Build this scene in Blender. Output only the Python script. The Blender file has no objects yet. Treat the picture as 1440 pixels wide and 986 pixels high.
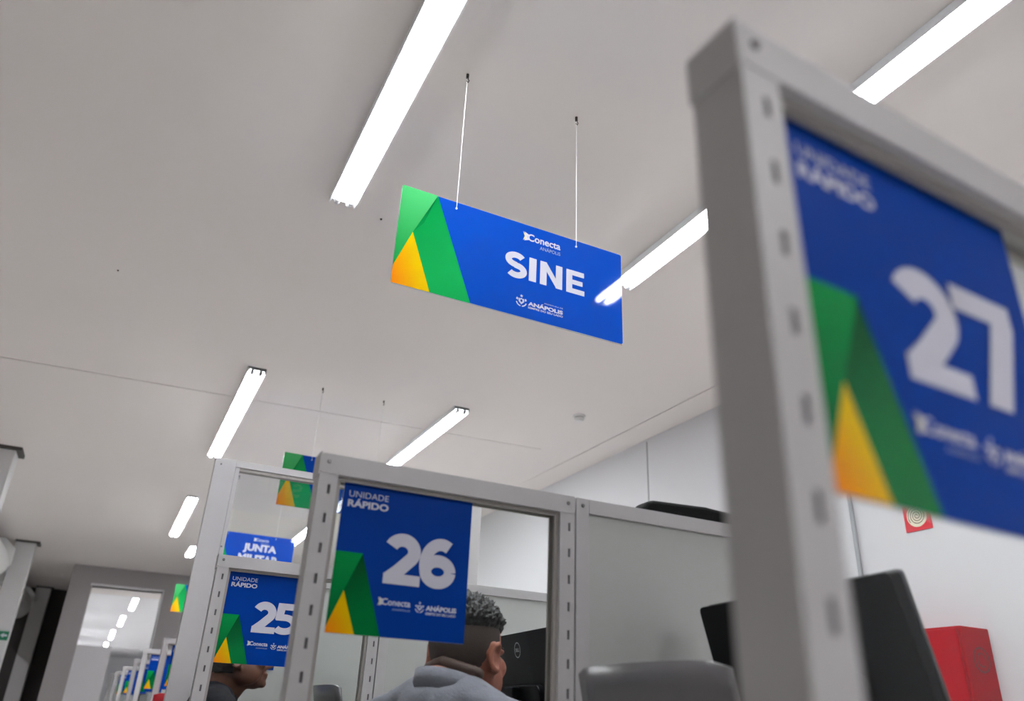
import bpy, bmesh, math, random
from mathutils import Vector, Matrix, Euler, noise
random.seed(7)
S = bpy.context.scene
COL = S.collection
PI = math.pi
C = 0.95                                   # camera height above the floor
H = C + 2.30                               # ceiling height

# ---------------------------------------------------------------- camera
AX = Vector((0.8949, -0.2251, -0.3854)); AY = Vector((-0.4441, -0.3694, -0.8164)); AZ = Vector((0.0414, 0.9017, -0.4305))
def n3(v): return v.normalized()
def make_camera():
    f, cx, cy = 1094.0, 720.0, 493.0
    Y = Vector((125 - cx, -(988 - cy), -f)).normalized()
    Z = Vector((825 - cx, -(-1800 - cy), -f)); Z = (Z - Y * Z.dot(Y)).normalized()
    X = Y.cross(Z)
    cam = bpy.data.cameras.new('camera'); o = bpy.data.objects.new('camera', cam); COL.objects.link(o)
    m = Matrix((X, Y, Z)).to_4x4()         # camera axes to world axes
    m.translation = (0, 0, C)
    o.matrix_world = m
    cam.sensor_width = 36.0; cam.lens = 36.0 * f / 1440.0
    cam.clip_start = 0.02; cam.clip_end = 200
    cam.dof.use_dof = True; cam.dof.focus_distance = 2.75; cam.dof.aperture_fstop = 2.6
    S.camera = o
make_camera()

# ---------------------------------------------------------------- world, exposure
w = bpy.data.worlds.new('world'); S.world = w; w.use_nodes = True
w.node_tree.nodes['Background'].inputs[0].default_value = (0.6, 0.62, 0.66, 1)
w.node_tree.nodes['Background'].inputs[1].default_value = 0.3
S.view_settings.view_transform = 'Standard'; S.view_settings.look = 'None'
S.view_settings.gamma = 1.0; S.view_settings.use_curve_mapping = False
S.view_settings.exposure = 1.66
TUBE = 26.0                                # radiance of the fluorescent tubes

# ---------------------------------------------------------------- materials
MATS = {}
def srgb(c):
    return tuple(((v / 255) / 12.92 if v / 255 <= 0.04045 else ((v / 255 + 0.055) / 1.055) ** 2.4) for v in c) + (1,)
def mat(name, rgb, rough=0.5, metal=0.0, spec=0.5, var=0.04, scale=6.0, bump=0.0, bscale=60.0, coat=0.0):
    if name in MATS: return MATS[name]
    m = bpy.data.materials.new(name); m.use_nodes = True
    nt = m.node_tree; b = nt.nodes['Principled BSDF']
    c = srgb(rgb)
    b.inputs['Roughness'].default_value = rough; b.inputs['Metallic'].default_value = metal
    b.inputs['Specular IOR Level'].default_value = spec; b.inputs['Coat Weight'].default_value = coat
    b.inputs['Coat Roughness'].default_value = 0.03
    tc = nt.nodes.new('ShaderNodeTexCoord')
    if var > 0:
        nz = nt.nodes.new('ShaderNodeTexNoise'); nz.inputs['Scale'].default_value = scale; nz.inputs['Detail'].default_value = 4
        mx = nt.nodes.new('ShaderNodeMix'); mx.data_type = 'RGBA'
        mx.inputs[6].default_value = tuple(v * (1 - var) for v in c[:3]) + (1,)
        mx.inputs[7].default_value = tuple(min(1, v * (1 + var)) for v in c[:3]) + (1,)
        nt.links.new(tc.outputs['Object'], nz.inputs['Vector']); nt.links.new(nz.outputs['Fac'], mx.inputs[0])
        nt.links.new(mx.outputs[2], b.inputs['Base Color'])
    else:
        b.inputs['Base Color'].default_value = c
    if bump > 0:
        n2 = nt.nodes.new('ShaderNodeTexNoise'); n2.inputs['Scale'].default_value = bscale; n2.inputs['Detail'].default_value = 3
        bp = nt.nodes.new('ShaderNodeBump'); bp.inputs['Strength'].default_value = bump; bp.inputs['Distance'].default_value = 0.01
        nt.links.new(tc.outputs['Object'], n2.inputs['Vector']); nt.links.new(n2.outputs['Fac'], bp.inputs['Height'])
        nt.links.new(bp.outputs['Normal'], b.inputs['Normal'])
    MATS[name] = m; return m
def grad_mat(name, rgb0, rgb1, p0, p1, rough=0.12):
    """printed two-tone ink running from p0 to p1 (x, z of the sign)"""
    if name in MATS: return MATS[name]
    m = bpy.data.materials.new(name); m.use_nodes = True
    nt = m.node_tree; b = nt.nodes['Principled BSDF']; b.inputs['Roughness'].default_value = rough; b.inputs['Specular IOR Level'].default_value = 0.15
    tc = nt.nodes.new('ShaderNodeTexCoord'); dot = nt.nodes.new('ShaderNodeVectorMath'); dot.operation = 'DOT_PRODUCT'
    d = Vector((p1[0] - p0[0], 0, p1[1] - p0[1])); L2 = d.length_squared
    sub = nt.nodes.new('ShaderNodeVectorMath'); sub.operation = 'SUBTRACT'; sub.inputs[1].default_value = (p0[0], 0, p0[1])
    dot.inputs[1].default_value = d / L2
    cr = nt.nodes.new('ShaderNodeValToRGB'); cr.color_ramp.elements[0].color = srgb(rgb0); cr.color_ramp.elements[1].color = srgb(rgb1)
    nt.links.new(tc.outputs['Object'], sub.inputs[0]); nt.links.new(sub.outputs[0], dot.inputs[0])
    nt.links.new(dot.outputs['Value'], cr.inputs[0]); nt.links.new(cr.outputs[0], b.inputs['Base Color'])
    MATS[name] = m; return m
def emis(name, rgb, s):
    if name in MATS: return MATS[name]
    m = bpy.data.materials.new(name); m.use_nodes = True; nt = m.node_tree
    nt.nodes.remove(nt.nodes['Principled BSDF'])
    e = nt.nodes.new('ShaderNodeEmission'); e.inputs[0].default_value = srgb(rgb); e.inputs[1].default_value = s
    nt.links.new(e.outputs[0], nt.nodes['Material Output'].inputs[0]); MATS[name] = m; return m
def glass_mat(name, tint=(0.95, 0.97, 0.96), f0=0.03):
    if name in MATS: return MATS[name]
    m = bpy.data.materials.new(name); m.use_nodes = True; nt = m.node_tree
    nt.nodes.remove(nt.nodes['Principled BSDF'])
    t = nt.nodes.new('ShaderNodeBsdfTransparent'); t.inputs[0].default_value = tint + (1,)
    g = nt.nodes.new('ShaderNodeBsdfGlossy'); g.inputs['Roughness'].default_value = 0.01
    lw = nt.nodes.new('ShaderNodeLayerWeight'); lw.inputs[0].default_value = 0.5
    p = nt.nodes.new('ShaderNodeMath'); p.operation = 'POWER'; p.inputs[1].default_value = 5
    a = nt.nodes.new('ShaderNodeMath'); a.operation = 'MULTIPLY_ADD'; a.inputs[1].default_value = 1 - f0; a.inputs[2].default_value = f0
    mx = nt.nodes.new('ShaderNodeMixShader')
    nt.links.new(lw.outputs['Facing'], p.inputs[0]); nt.links.new(p.outputs[0], a.inputs[0]); nt.links.new(a.outputs[0], mx.inputs[0])
    nt.links.new(t.outputs[0], mx.inputs[1]); nt.links.new(g.outputs[0], mx.inputs[2])
    nt.links.new(mx.outputs[0], nt.nodes['Material Output'].inputs[0]); MATS[name] = m; return m

M_ceil = mat('ceiling_paint', (233, 228, 225), 0.85, var=0.03, scale=0.7, bump=0.03, bscale=40)
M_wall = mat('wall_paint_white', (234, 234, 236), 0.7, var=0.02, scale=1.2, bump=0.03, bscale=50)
M_backwall = mat('wall_paint_taupe', (120, 114, 109), 0.8, var=0.03, scale=1.0)
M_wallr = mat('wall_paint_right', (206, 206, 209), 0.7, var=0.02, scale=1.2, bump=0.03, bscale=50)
M_endwall = mat('wall_paint_grey', (168, 163, 163), 0.7, var=0.03, scale=1.0)
M_floor = mat('floor_tile', (228, 224, 219), 0.35, var=0.05, scale=2.0)
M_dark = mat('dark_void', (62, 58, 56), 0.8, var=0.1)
M_groove = mat('groove_grey', (150, 146, 142), 0.9, var=0.02)
M_col = mat('column_paint', (196, 194, 194), 0.6, var=0.05, scale=3)
M_cap = mat('column_cap_steel', (70, 66, 63), 0.6, var=0.05)
M_frame = mat('frame_grey_enamel', (174, 172, 173), 0.38, var=0.03, scale=14, bump=0.02, bscale=220)
M_bead = mat('glazing_bead', (146, 141, 137), 0.5, var=0.03)
M_slot = mat('slot_inside', (88, 86, 88), 0.8, var=0.05)  # dark grey stands in for the shade inside the post slots
M_panel = mat('panel_laminate', (170, 172, 169), 0.33, var=0.03, scale=2)
M_glass = glass_mat('divider_glass', (0.965, 0.975, 0.97), 0.007)
M_glass_tall = glass_mat('tall_divider_glass', (0.95, 0.965, 0.96), 0.03)
M_white = mat('ink_white', (198, 198, 210), 0.2, spec=0.2, var=0.02, scale=20)
M_grey = mat('ink_pale_grey', (150, 165, 200), 0.14, var=0.02, scale=20)
M_cream = mat('ink_cream', (214, 206, 150), 0.14, var=0.02, scale=20)
M_board = mat('sign_board_white', (214, 218, 226), 0.25, var=0.02)
M_blueA = mat('ink_blue_bright', (0, 66, 172), 0.04, spec=0.25, var=0.03, scale=5)
M_blueB = mat('ink_blue_deep', (0, 54, 142), 0.35, spec=0.05, var=0.03, scale=5)
M_screw = mat('screw_steel', (120, 118, 116), 0.3, metal=0.9, var=0.05)
M_wire = mat('wire_white', (225, 225, 222), 0.5, var=0.02)
M_hook = mat('hook_steel', (70, 66, 62), 0.4, metal=0.7, var=0.05)
M_fix = mat('fixture_white', (236, 238, 240), 0.35, var=0.01)
M_holder = mat('lamp_holder_plastic', (205, 206, 208), 0.35, var=0.02)
M_tube = emis('tube_light', (250, 252, 255), TUBE)
M_black = mat('monitor_black_plastic', (15, 16, 19), 0.42, spec=.14, var=0.08, bump=0.03, bscale=300)
M_edge = mat('monitor_edge', (92, 92, 96), 0.35, var=0.05)
M_chairgrey = mat('chair_grey_plastic', (104, 102, 104), 0.3, var=0.05, scale=4)
M_chairdark = mat('chair_dark_plastic', (58, 57, 60), 0.4, var=0.05)
M_chairblue = mat('chair_blue_fabric', (26, 84, 160), 0.7, var=0.06, bump=0.1, bscale=200)
M_chairred = mat('chair_red_fabric', (172, 22, 36), 0.6, var=0.06, bump=0.1, bscale=200)
M_desk = mat('desk_laminate', (190, 188, 184), 0.4, var=0.04)
M_red = mat('cabinet_red_enamel', (158, 0, 20), 0.4, spec=.1, var=0.05, scale=5)
M_redsign = mat('ink_red', (206, 24, 44), 0.3, var=0.03)
M_green = mat('ink_exit_green', (10, 110, 74), 0.4, var=0.03)
M_conduit = mat('conduit_grey', (150, 152, 156), 0.45, var=0.03)
M_plastic = mat('white_plastic', (226, 226, 224), 0.45, var=0.02)
M_shutter = mat('shutter_steel', (88, 84, 82), 0.5, var=0.08)

# ---------------------------------------------------------------- helpers
def link(name, me, m=None, parent=None):
    o = bpy.data.objects.new(name, me); COL.objects.link(o)
    if m is not None and me is not None and not me.materials: me.materials.append(m)
    if parent: o.parent = parent
    return o
def empty(name, loc=(0, 0, 0), rz=0):
    o = bpy.data.objects.new(name, None); o.empty_display_size = 0.05; COL.objects.link(o)
    o.location = loc; o.rotation_euler = (0, 0, rz); return o
def tag(o, label, cat, group=None):
    o['label'] = label; o['category'] = cat
    if group: o['group'] = group
    return o
def struct(o, label=None):
    o['kind'] = 'structure'
    if label: o['label'] = label
    return o
class B:
    def __init__(s): s.bm = bmesh.new()
    def box(s, x0, x1, y0, y1, z0, z1):
        vs = [s.bm.verts.new((x, y, z)) for z in (z0, z1) for y in (y0, y1) for x in (x0, x1)]
        for f in ((0, 2, 3, 1), (4, 5, 7, 6), (0, 1, 5, 4), (2, 6, 7, 3), (0, 4, 6, 2), (1, 3, 7, 5)):
            s.bm.faces.new([vs[i] for i in f])
        return s
    def prism(s, pts, a, b, axis='y'):
        """pts 2D polygon extruded along an axis from a to b; axis y: pts are (x,z); z: (x,y); x: (y,z)"""
        def P(p, t):
            return {'y': (p[0], t, p[1]), 'z': (p[0], p[1], t), 'x': (t, p[0], p[1])}[axis]
        v0 = [s.bm.verts.new(P(p, a)) for p in pts]; v1 = [s.bm.verts.new(P(p, b)) for p in pts]
        n = len(pts)
        s.bm.faces.new(v0); s.bm.faces.new(v1[::-1])
        for i in range(n): s.bm.faces.new((v0[i], v1[i], v1[(i + 1) % n], v0[(i + 1) % n]))
        return s
    def poly(s, pts, y):
        s.bm.faces.new([s.bm.verts.new((p[0], y, p[1])) for p in pts]); return s
    def cyl(s, p0, p1, r, seg=12, r1=None, cap=True):
        p0 = Vector(p0); p1 = Vector(p1); d = (p1 - p0).normalized()
        a = d.orthogonal().normalized(); b = d.cross(a); r1 = r if r1 is None else r1
        A = [s.bm.verts.new(p0 + (a * math.cos(t) + b * math.sin(t)) * r) for t in [2 * PI * i / seg for i in range(seg)]]
        Bv = [s.bm.verts.new(p1 + (a * math.cos(t) + b * math.sin(t)) * r1) for t in [2 * PI * i / seg for i in range(seg)]]
        for i in range(seg): s.bm.faces.new((A[i], A[(i + 1) % seg], Bv[(i + 1) % seg], Bv[i]))
        if cap: s.bm.faces.new(A[::-1]); s.bm.faces.new(Bv)
        return s
    def tube(s, pts, r, seg=8):
        for i in range(len(pts) - 1): s.cyl(pts[i], pts[i + 1], r, seg)
        return s
    def ball(s, c, rx, ry, rz, rot=None, u=20, v=12):
        m = Matrix.Translation(Vector(c)) @ (rot.to_4x4() if rot else Matrix()) @ Matrix.Diagonal((rx, ry, rz, 1))
        bv = s.bm.verts; bf = s.bm.faces
        top = bv.new(m @ Vector((0, 0, 1))); bot = bv.new(m @ Vector((0, 0, -1)))
        R = [[bv.new(m @ Vector((math.sin(PI * j / v) * math.cos(2 * PI * i / u), math.sin(PI * j / v) * math.sin(2 * PI * i / u), math.cos(PI * j / v)))) for i in range(u)] for j in range(1, v)]
        for i in range(u):
            k = (i + 1) % u
            bf.new((top, R[0][i], R[0][k])); bf.new((bot, R[-1][k], R[-1][i]))
            for j in range(v - 2): bf.new((R[j][i], R[j + 1][i], R[j + 1][k], R[j][k]))
        return s
    def taper(s, p0, p1, r0, r1, seg=14):
        s.cyl(p0, p1, r0, seg, r1); s.ball(p0, r0, r0, r0, u=14, v=8); s.ball(p1, r1, r1, r1, u=14, v=8); return s
    def mesh(s, name, smooth=False, bevel=0, bseg=2):
        bmesh.ops.recalc_face_normals(s.bm, faces=s.bm.faces[:])
        if bevel:
            bmesh.ops.bevel(s.bm, geom=s.bm.edges[:], offset=bevel, segments=bseg, profile=0.5, affect='EDGES', clamp_overlap=True)
        me = bpy.data.meshes.new(name); s.bm.to_mesh(me); s.bm.free()
        if smooth:
            for p in me.polygons: p.use_smooth = True
        return me
    def obj(s, name, m, parent=None, smooth=False, bevel=0, bseg=2):
        return link(name, s.mesh(name, smooth, bevel, bseg), m, parent)
def copy_tree(o, parent=None):
    c = o.copy(); COL.objects.link(c); c.parent = parent
    for ch in list(o.children): copy_tree(ch, c)
    return c
def round_rect(x0, x1, z0, z1, r, n=6):
    P = []
    for cx, cz, a in ((x1 - r, z1 - r, 0), (x0 + r, z1 - r, 90), (x0 + r, z0 + r, 180), (x1 - r, z0 + r, 270)):
        for i in range(n + 1):
            t = math.radians(a + 90 * i / n); P.append((cx + r * math.cos(t), cz + r * math.sin(t)))
    return P

# ---------------------------------------------------------------- print: lettering laid on a sign face (x right, z up, facing -y)
TXT = {}
def text_base(txt, off):
    if (txt, off) in TXT: return TXT[(txt, off)]
    cu = bpy.data.curves.new('t', 'FONT'); cu.body = txt; cu.size = 1.0; cu.offset = off; cu.resolution_u = 4
    cu.fill_mode = 'FRONT' if hasattr(cu, 'fill_mode') else 'BOTH'
    o = bpy.data.objects.new('t', cu); COL.objects.link(o)
    dg = bpy.context.evaluated_depsgraph_get(); dg.update()
    me = bpy.data.meshes.new_from_object(o.evaluated_get(dg))
    bpy.data.objects.remove(o); bpy.data.curves.remove(cu)
    xs = [v.co.x for v in me.vertices]; ys = [v.co.y for v in me.vertices]
    a, b, c, d = min(xs), max(xs), min(ys), max(ys)
    for v in me.vertices: v.co = ((v.co.x - a) / (b - a), 0, (v.co.y - c) / (d - c))
    me.materials.clear(); TXT[(txt, off)] = me
    return me
def text_mesh(txt, x0, x1, z0, z1, off=0.0, y=0.0):
    me = text_base(txt, off).copy(); me.name = 'lettering'
    for v in me.vertices: v.co = (x0 + v.co.x * (x1 - x0), y, z0 + v.co.z * (z1 - z0))
    return me
def lettering(txt, rect, y, m, parent, off=0.0, name='lettering'):
    return link(name, text_mesh(txt, rect[0], rect[1], rect[2], rect[3], off, y), m, parent)
def ribbon(bm, pts, w, y):
    """thick stroke with square ends along a polyline"""
    n = len(pts); L = []; R = []
    for i in range(n):
        if i == 0: t = Vector(pts[1]) - Vector(pts[0])
        elif i == n - 1: t = Vector(pts[-1]) - Vector(pts[-2])
        else: t = (Vector(pts[i + 1]) - Vector(pts[i])).normalized() + (Vector(pts[i]) - Vector(pts[i - 1])).normalized()
        t.normalize(); nn = Vector((-t.y, t.x)) * w / 2; p = Vector(pts[i])
        L.append(bm.verts.new((p.x + nn.x, y, p.y + nn.y))); R.append(bm.verts.new((p.x - nn.x, y, p.y - nn.y)))
    for i in range(n - 1): bm.faces.new((L[i], R[i], R[i + 1], L[i + 1]))
def arc(cx, cz, rx, rz, a0, a1, n=18):
    return [(cx + rx * math.cos(math.radians(a0 + (a1 - a0) * i / n)), cz + rz * math.sin(math.radians(a0 + (a1 - a0) * i / n))) for i in range(n + 1)]
# glyphs in a unit box: 1 high, stroke 0.25
def glyph(ch):
    q = []   # list of ('r', pts, width) or ('p', pts)
    if ch == '2':
        q.append(('r', arc(0.36, 0.66, 0.245, 0.225, 158, -35, 20) + [(0.30, 0.26), (0.13, 0.11)], 0.262))
        q.append(('p', [(0.02, 0), (0.76, 0), (0.76, 0.205), (0.02, 0.205)]))
        q.append(('p', [(0.02, 0.0), (0.02, 0.17), (0.16, 0.30), (0.36, 0.205)]))
    elif ch == '7':
        q.append(('p', [(0.0, 1.0), (0.80, 1.0), (0.80, 0.78), (0.50, 0.0), (0.20, 0.0), (0.49, 0.775), (0.0, 0.775)]))
    elif ch == '6':
        q.append(('r', arc(0.42, 0.325, 0.265, 0.215, 0, 360, 36), 0.25))
        q.append(('r', arc(0.47, 0.46, 0.335, 0.42, 60, 205, 22), 0.25))
    elif ch == '5':
        q.append(('p', [(0.10, 1.0), (0.72, 1.0), (0.72, 0.79), (0.31, 0.79), (0.29, 0.62), (0.12, 0.47), (0.06, 0.47)]))
        q.append(('r', [(0.08, 0.545), (0.2, 0.545)] + arc(0.34, 0.325, 0.29, 0.22, 90, -140, 24), 0.21))
    elif ch == 'S':
        up = arc(0.40, 0.70, 0.27, 0.19, 30, 268, 20); lo = arc(0.42, 0.29, 0.28, 0.19, 92, -145, 20)
        q.append(('r', up + lo, 0.235))
    elif ch == 'I':
        q.append(('p', [(0, 0), (0.25, 0), (0.25, 1), (0, 1)]))
    elif ch == 'N':
        q.append(('p', [(0, 0), (0.26, 0), (0.26, 1), (0, 1)])); q.append(('p', [(0.62, 0), (0.88, 0), (0.88, 1), (0.62, 1)]))
        q.append(('p', [(0, 1), (0.24, 1), (0.88, 0), (0.64, 0)]))
    elif ch == 'E':
        q.append(('p', [(0, 0), (0.25, 0), (0.25, 1), (0, 1)]))
        for a, b, e in ((0, 0.215, 0.76), (0.395, 0.595, 0.68), (0.785, 1.0, 0.74)): q.append(('p', [(0.2, a), (e, a), (e, b), (0.2, b)]))
    return q
def glyph_obj(ch, rect, y, m, parent, name='numeral'):
    bm = bmesh.new()
    for i, g in enumerate(glyph(ch)):
        if g[0] == 'r': ribbon(bm, g[1], g[2], -.00025 * i)
        else: bm.faces.new([bm.verts.new((p[0], -.00025 * i, p[1])) for p in g[1]])
    xs = [v.co.x for v in bm.verts]; zs = [v.co.z for v in bm.verts]
    a, b, c, d = min(xs), max(xs), min(zs), max(zs)
    for v in bm.verts:
        v.co = (rect[0] + (v.co.x - a) / (b - a) * (rect[1] - rect[0]), y + v.co.y, rect[2] + (v.co.z - c) / (d - c) * (rect[3] - rect[2]))
    me = bpy.data.meshes.new(name); bm.to_mesh(me); bm.free()
    return link(name, me, m, parent)
def flat(polys, y, name, m, parent):
    b = B()
    for p in polys: b.poly(p, y)
    me = bpy.data.meshes.new(name); b.bm.to_mesh(me); b.bm.free()
    return link(name, me, m, parent)
def crest(cx, cz, r, y, parent):
    """round town crest: shield between two laurels, a star on top"""
    P = []
    for a0, a1 in ((195, 262), (278, 345)):
        o = arc(cx, cz, r, r, a0, a1, 10); i = arc(cx, cz, r * 0.8, r * 0.8, a1, a0, 10); P.append(o + i)
    P.append([(cx - r * .5, cz + r * .5), (cx - r * .5, cz - r * .1), (cx, cz - r * .6), (cx + r * .5, cz - r * .1), (cx + r * .5, cz + r * .5), (cx + r * .2, cz + r * .42), (cx, cz + r * .6), (cx - r * .2, cz + r * .42)])
    star = []
    for k in range(10):
        rr = r * (.32 if k % 2 == 0 else .14); t = PI / 2 + k * PI / 5; star.append((cx + rr * math.cos(t), cz + r * .95 + rr * math.sin(t)))
    P.append(star)
    for sx in (-1, 1):
        P.append([(cx + sx * r * .62, cz + r * .05), (cx + sx * r * .98, cz + r * .25), (cx + sx * r * .8, cz + r * .6), (cx + sx * r * .6, cz + r * .45)])
    flat(P, y, 'crest', M_white, parent)
    flat([arc(cx, cz + r * .08, r * .2, r * .24, 0, 342, 18)], y - 0.0003, 'crest_centre', M_blueB, parent)
def conecta(x0, x1, z0, z1, y, parent, sub, small=True):
    """word mark: a folded bow shape, the word and a small line under it"""
    w = x1 - x0; h = z1 - z0
    flat([[(x0, z1), (x0 + .10 * w, z0 + .62 * h), (x0 + .10 * w, z0 + .40 * h), (x0, z0), (x0 + .045 * w, z0 + .5 * h)]], y, 'logo_wing', M_cream, parent)
    flat([[(x0 + .03 * w, z1), (x0 + .17 * w, z0 + .75 * h), (x0 + .115 * w, z0 + .5 * h), (x0 + .17 * w, z0 + .22 * h), (x0 + .03 * w, z0), (x0 + .09 * w, z0 + .5 * h)]], y - 0.0003, 'logo_bow', M_white, parent)
    lettering('Conecta', (x0 + .13 * w, x1, z0 + .12 * h, z0 + .92 * h), y, M_white, parent, 0.022)
    if small: lettering('ANÁPOLIS', (x0 + .45 * w, x1, sub[0], sub[1]), y, M_grey, parent, 0.01)
def motif(w, h, y, parent, pts, pref):
    gl, ap, yap, ybr, gbr, gll = [(p[0] * w, p[1] * h) for p in pts]
    top = pts[0][1] > 0.9
    g1 = grad_mat(pref + '_print_green_leaf', (0, 92, 44) if not top else (4, 142, 60), (4, 140, 66) if not top else (72, 176, 104), (0, gll[1]), (ap[0] * .7, ap[1]))
    g2 = grad_mat(pref + '_print_green_fold', (0, 72, 36) if not top else (0, 128, 58), (0, 112, 52) if not top else (14, 158, 76), (ap[0], ap[1]), (ap[0] + .3 * (gbr[0] - ap[0]) + .1 * w, ap[1] * .35))
    g3 = grad_mat(pref + '_print_amber', (226, 122, 10), (214, 176, 0), (0, 0), (ybr[0] * .75, 0.1 * h))
    flat([[gl, ap, yap, gll]], y, 'motif_leaf', g1, parent)
    flat([[ap, gbr, ybr, yap]], y, 'motif_fold', g2, parent)
    sh = (ap[0] + (yap[0] - ap[0]) * .62, ap[1] + (yap[1] - ap[1]) * .62)
    flat([[yap, ybr, (0, 0), (0, gll[1])]], y, 'motif_triangle', g3, parent)

SW, SH = 0.286, 0.298
def number_sign(num, loc, rz, label, detail=2):
    """square counter sign taped on the divider glass; origin at its lower left corner"""
    r = empty('counter_sign', loc, rz); tag(r, label, 'sign', 'counter number signs')
    w, h = SW, SH
    B().box(0, w, 0, 0.003, 0, h).obj('board', M_board, r)
    y = -0.0004
    flat([[(0, 0), (w, 0), (w, h), (0, h)]], y, 'print_ground', M_blueB, r)
    y -= 0.0004
    motif(w, h, y, r, [(0, .515), (.194, .515), (.092, .268), (.199, 0), (.379, 0), (0, .035)], 'counter')
    R = lambda a, b, c, d: (a * w, b * w, c * h, d * h)
    if detail >= 1:
        lettering('UNIDADE', R(.042, .336, .886, .928), y, M_grey if detail < 2 else M_white, r, 0.0)
        lettering('RÁPIDO', R(.039, .342, .817, .878), y, M_white, r, 0.035)
    if detail >= 2:
        for ch, a, b in zip(num, (.355, .612), (.628, .897)): glyph_obj(ch, R(a, b, .340, .684), y - (0.0008 if ch == num[1] else 0), M_white, r)
        conecta(.337 * w, .577 * w, .195 * h, .25 * h, y, r, (.172 * h, .188 * h))
        crest(.646 * w, .206 * h, .034 * w, y, r)
        lettering('ANÁPOLIS', R(.692, .926, .192, .232), y, M_white, r, 0.05)
        lettering('SEMPRE DO SEU LADO', R(.692, .922, .165, .182), y, M_white, r, 0.02)
    return r
BW, BH = 0.91, 0.395
def hanging_sign(title, loc, label, group='hanging banner signs', wires=(.226, .773), back=True):
    r = empty('hanging_sign', loc, 0); tag(r, label, 'sign', group)
    w, h = BW, BH
    me = B().prism(round_rect(0, w, 0, h, 0.008, 3), -0.0025, 0.0025).mesh('board'); link('board', me, M_board, r)
    P = [(0, 1), (.146, 1), (.061, .545), (.15, 0), (.314, 0), (0, .165)]
    faces = [r]
    for k in ((0, 1) if back else (0,)):
        g = r
        if k: g = empty('back_face', (w, 0, 0), PI); g.parent = r
        y = -0.0032; R = lambda a, b, c, d: (a * w, b * w, c * h, d * h)
        flat([round_rect(0.0012, w - 0.0012, 0.0012, h - 0.0012, 0.008, 3)], y, 'print_ground', M_blueA, g)
        y -= 0.0005
        motif(w, h, y, g, P, 'banner')
        shp = grad_mat('banner_print_green_shade', (0, 98, 46), (0, 128, 58), (.13 * w, .9 * h), (.16 * w, .66 * h))
        flat([[(.146 * w, h), (.061 * w, .545 * h), (.1005 * w, .668 * h)]], y - 0.0004, 'motif_crease', shp, g)
        conecta(.523 * w, .698 * w, .815 * h, .915 * h, y, g, (.765 * h, .812 * h))
        if title == 'SINE':
            for ch, a, b in zip(title, (.449, .556, .606, .728), (.547, .589, .709, .814)):
                e = .012 if ch == 'S' else 0
                glyph_obj(ch, R(a, b, .398 - e, .648 + e), y, M_white, g, 'letter')
        elif title:
            for i, ln in enumerate(title): lettering(ln, R(.42 if i == 0 else .38, .80 if i == 0 else .84, .50 - .28 * i, .75 - .28 * i), y, M_white, g, 0.05)
        if title == 'SINE' or not title:
            crest(.5275 * w, .163 * h, .0245 * w, y, g)
            lettering('PREFEITURA DE', R(.63, .714, .197, .209), y, M_white, g, 0.0)
            lettering('ANÁPOLIS', R(.557, .714, .138, .188), y, M_white, g, 0.05)
            lettering('SEMPRE DO SEU LADO', R(.557, .714, .108, .129), y, M_white, g, 0.02)
    zc = H - loc[2]
    for u in wires:
        b = B(); b.cyl((u * w, -.0058, .927 * h), (u * w, 0, zc - 0.02), 0.0013, 6); b.cyl((u * w, -0.006, .927 * h), (u * w, 0.006, .927 * h), 0.004, 8)
        b.obj('wire', M_wire, r)
        b = B(); b.cyl((u * w, 0, zc), (u * w, 0, zc - 0.02), 0.006, 8); b.tube([(u * w, 0, zc - .02), (u * w + .008, 0, zc - .028), (u * w + .004, 0, zc - .04), (u * w - .003, 0, zc - .034)], 0.002, 6)
        b.obj('hook', M_hook, r)
    return r

# ================================================================ THE ROOM
XW = 3.894; YE = 16.77
struct(B().box(-6, XW + .2, -6, 50, -.1, 0).obj('floor', M_floor), 'pale tiled floor of the hall')
b = B()
ya = lambda x: 6.37 - 0.0725 * x
g = 0.006
b.prism([(-6, -6), (3.24, -6), (3.24, ya(3.24) - g), (-6, ya(-6) - g)], H, H + .03, 'z')
b.prism([(-6, ya(-6) + g), (3.24, ya(3.24) + g), (3.24, 22), (-6, 22)], H, H + .03, 'z')
b.prism([(3.24, -6), (3.612, -6), (3.612, 22), (3.24, 22)], H, H + .03, 'z')
b.prism([(3.622, -6), (XW, -6), (XW, 22), (3.622, 22)], H, H + .03, 'z')
ce = b.obj('ceiling', M_ceil); struct(ce, 'off-white flat ceiling with thin joints')
bk = B().box(-6, XW + .2, -6, 22, H + .03, H + .1).obj('joint_backing', M_groove, ce)
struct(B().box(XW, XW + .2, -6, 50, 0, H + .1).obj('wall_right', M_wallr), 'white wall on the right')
struct(B().box(-6, XW + .2, -6.2, -6, 0, H + .1).obj('wall_back', M_backwall), 'dark taupe wall behind the viewer')  # unseen wall, coloured dark to weaken reflections in glass and signs
struct(B().box(-6.2, -6, -6, 22, 0, H + .1).obj('wall_left', M_wallr), 'far left wall')
struct(B().box(-4.4, -4.2, 13, 21.2, 0, H).obj('dark_panel_left', M_dark), 'dark panel added to stand for the unlit space between the far columns')  # added panel; its dark colour stands in for unlit depth
b = B()
b.box(-.80, -.43, YE, YE + .25, 0, H).box(.79, XW, YE, YE + .25, 0, H).box(-.43, .79, YE, YE + .25, C + 1.95, H)
we = b.obj('wall_end', M_endwall); struct(we, 'grey end wall with a tall opening')
b = B(); b.box(-.455, .80, YE - .012, YE + .26, C + 1.95, C + 1.99); b.box(.79, .812, YE - .012, YE + .26, 0, C + 1.99)
struct(b.obj('trim_1', M_wall), 'thin white trim around the opening')
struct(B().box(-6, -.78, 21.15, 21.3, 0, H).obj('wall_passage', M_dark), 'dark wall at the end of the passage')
struct(B().box(-.82, -.78, YE + .25, 21.2, 0, H).obj('wall_side', M_endwall), 'wall between passage and next room')
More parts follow.
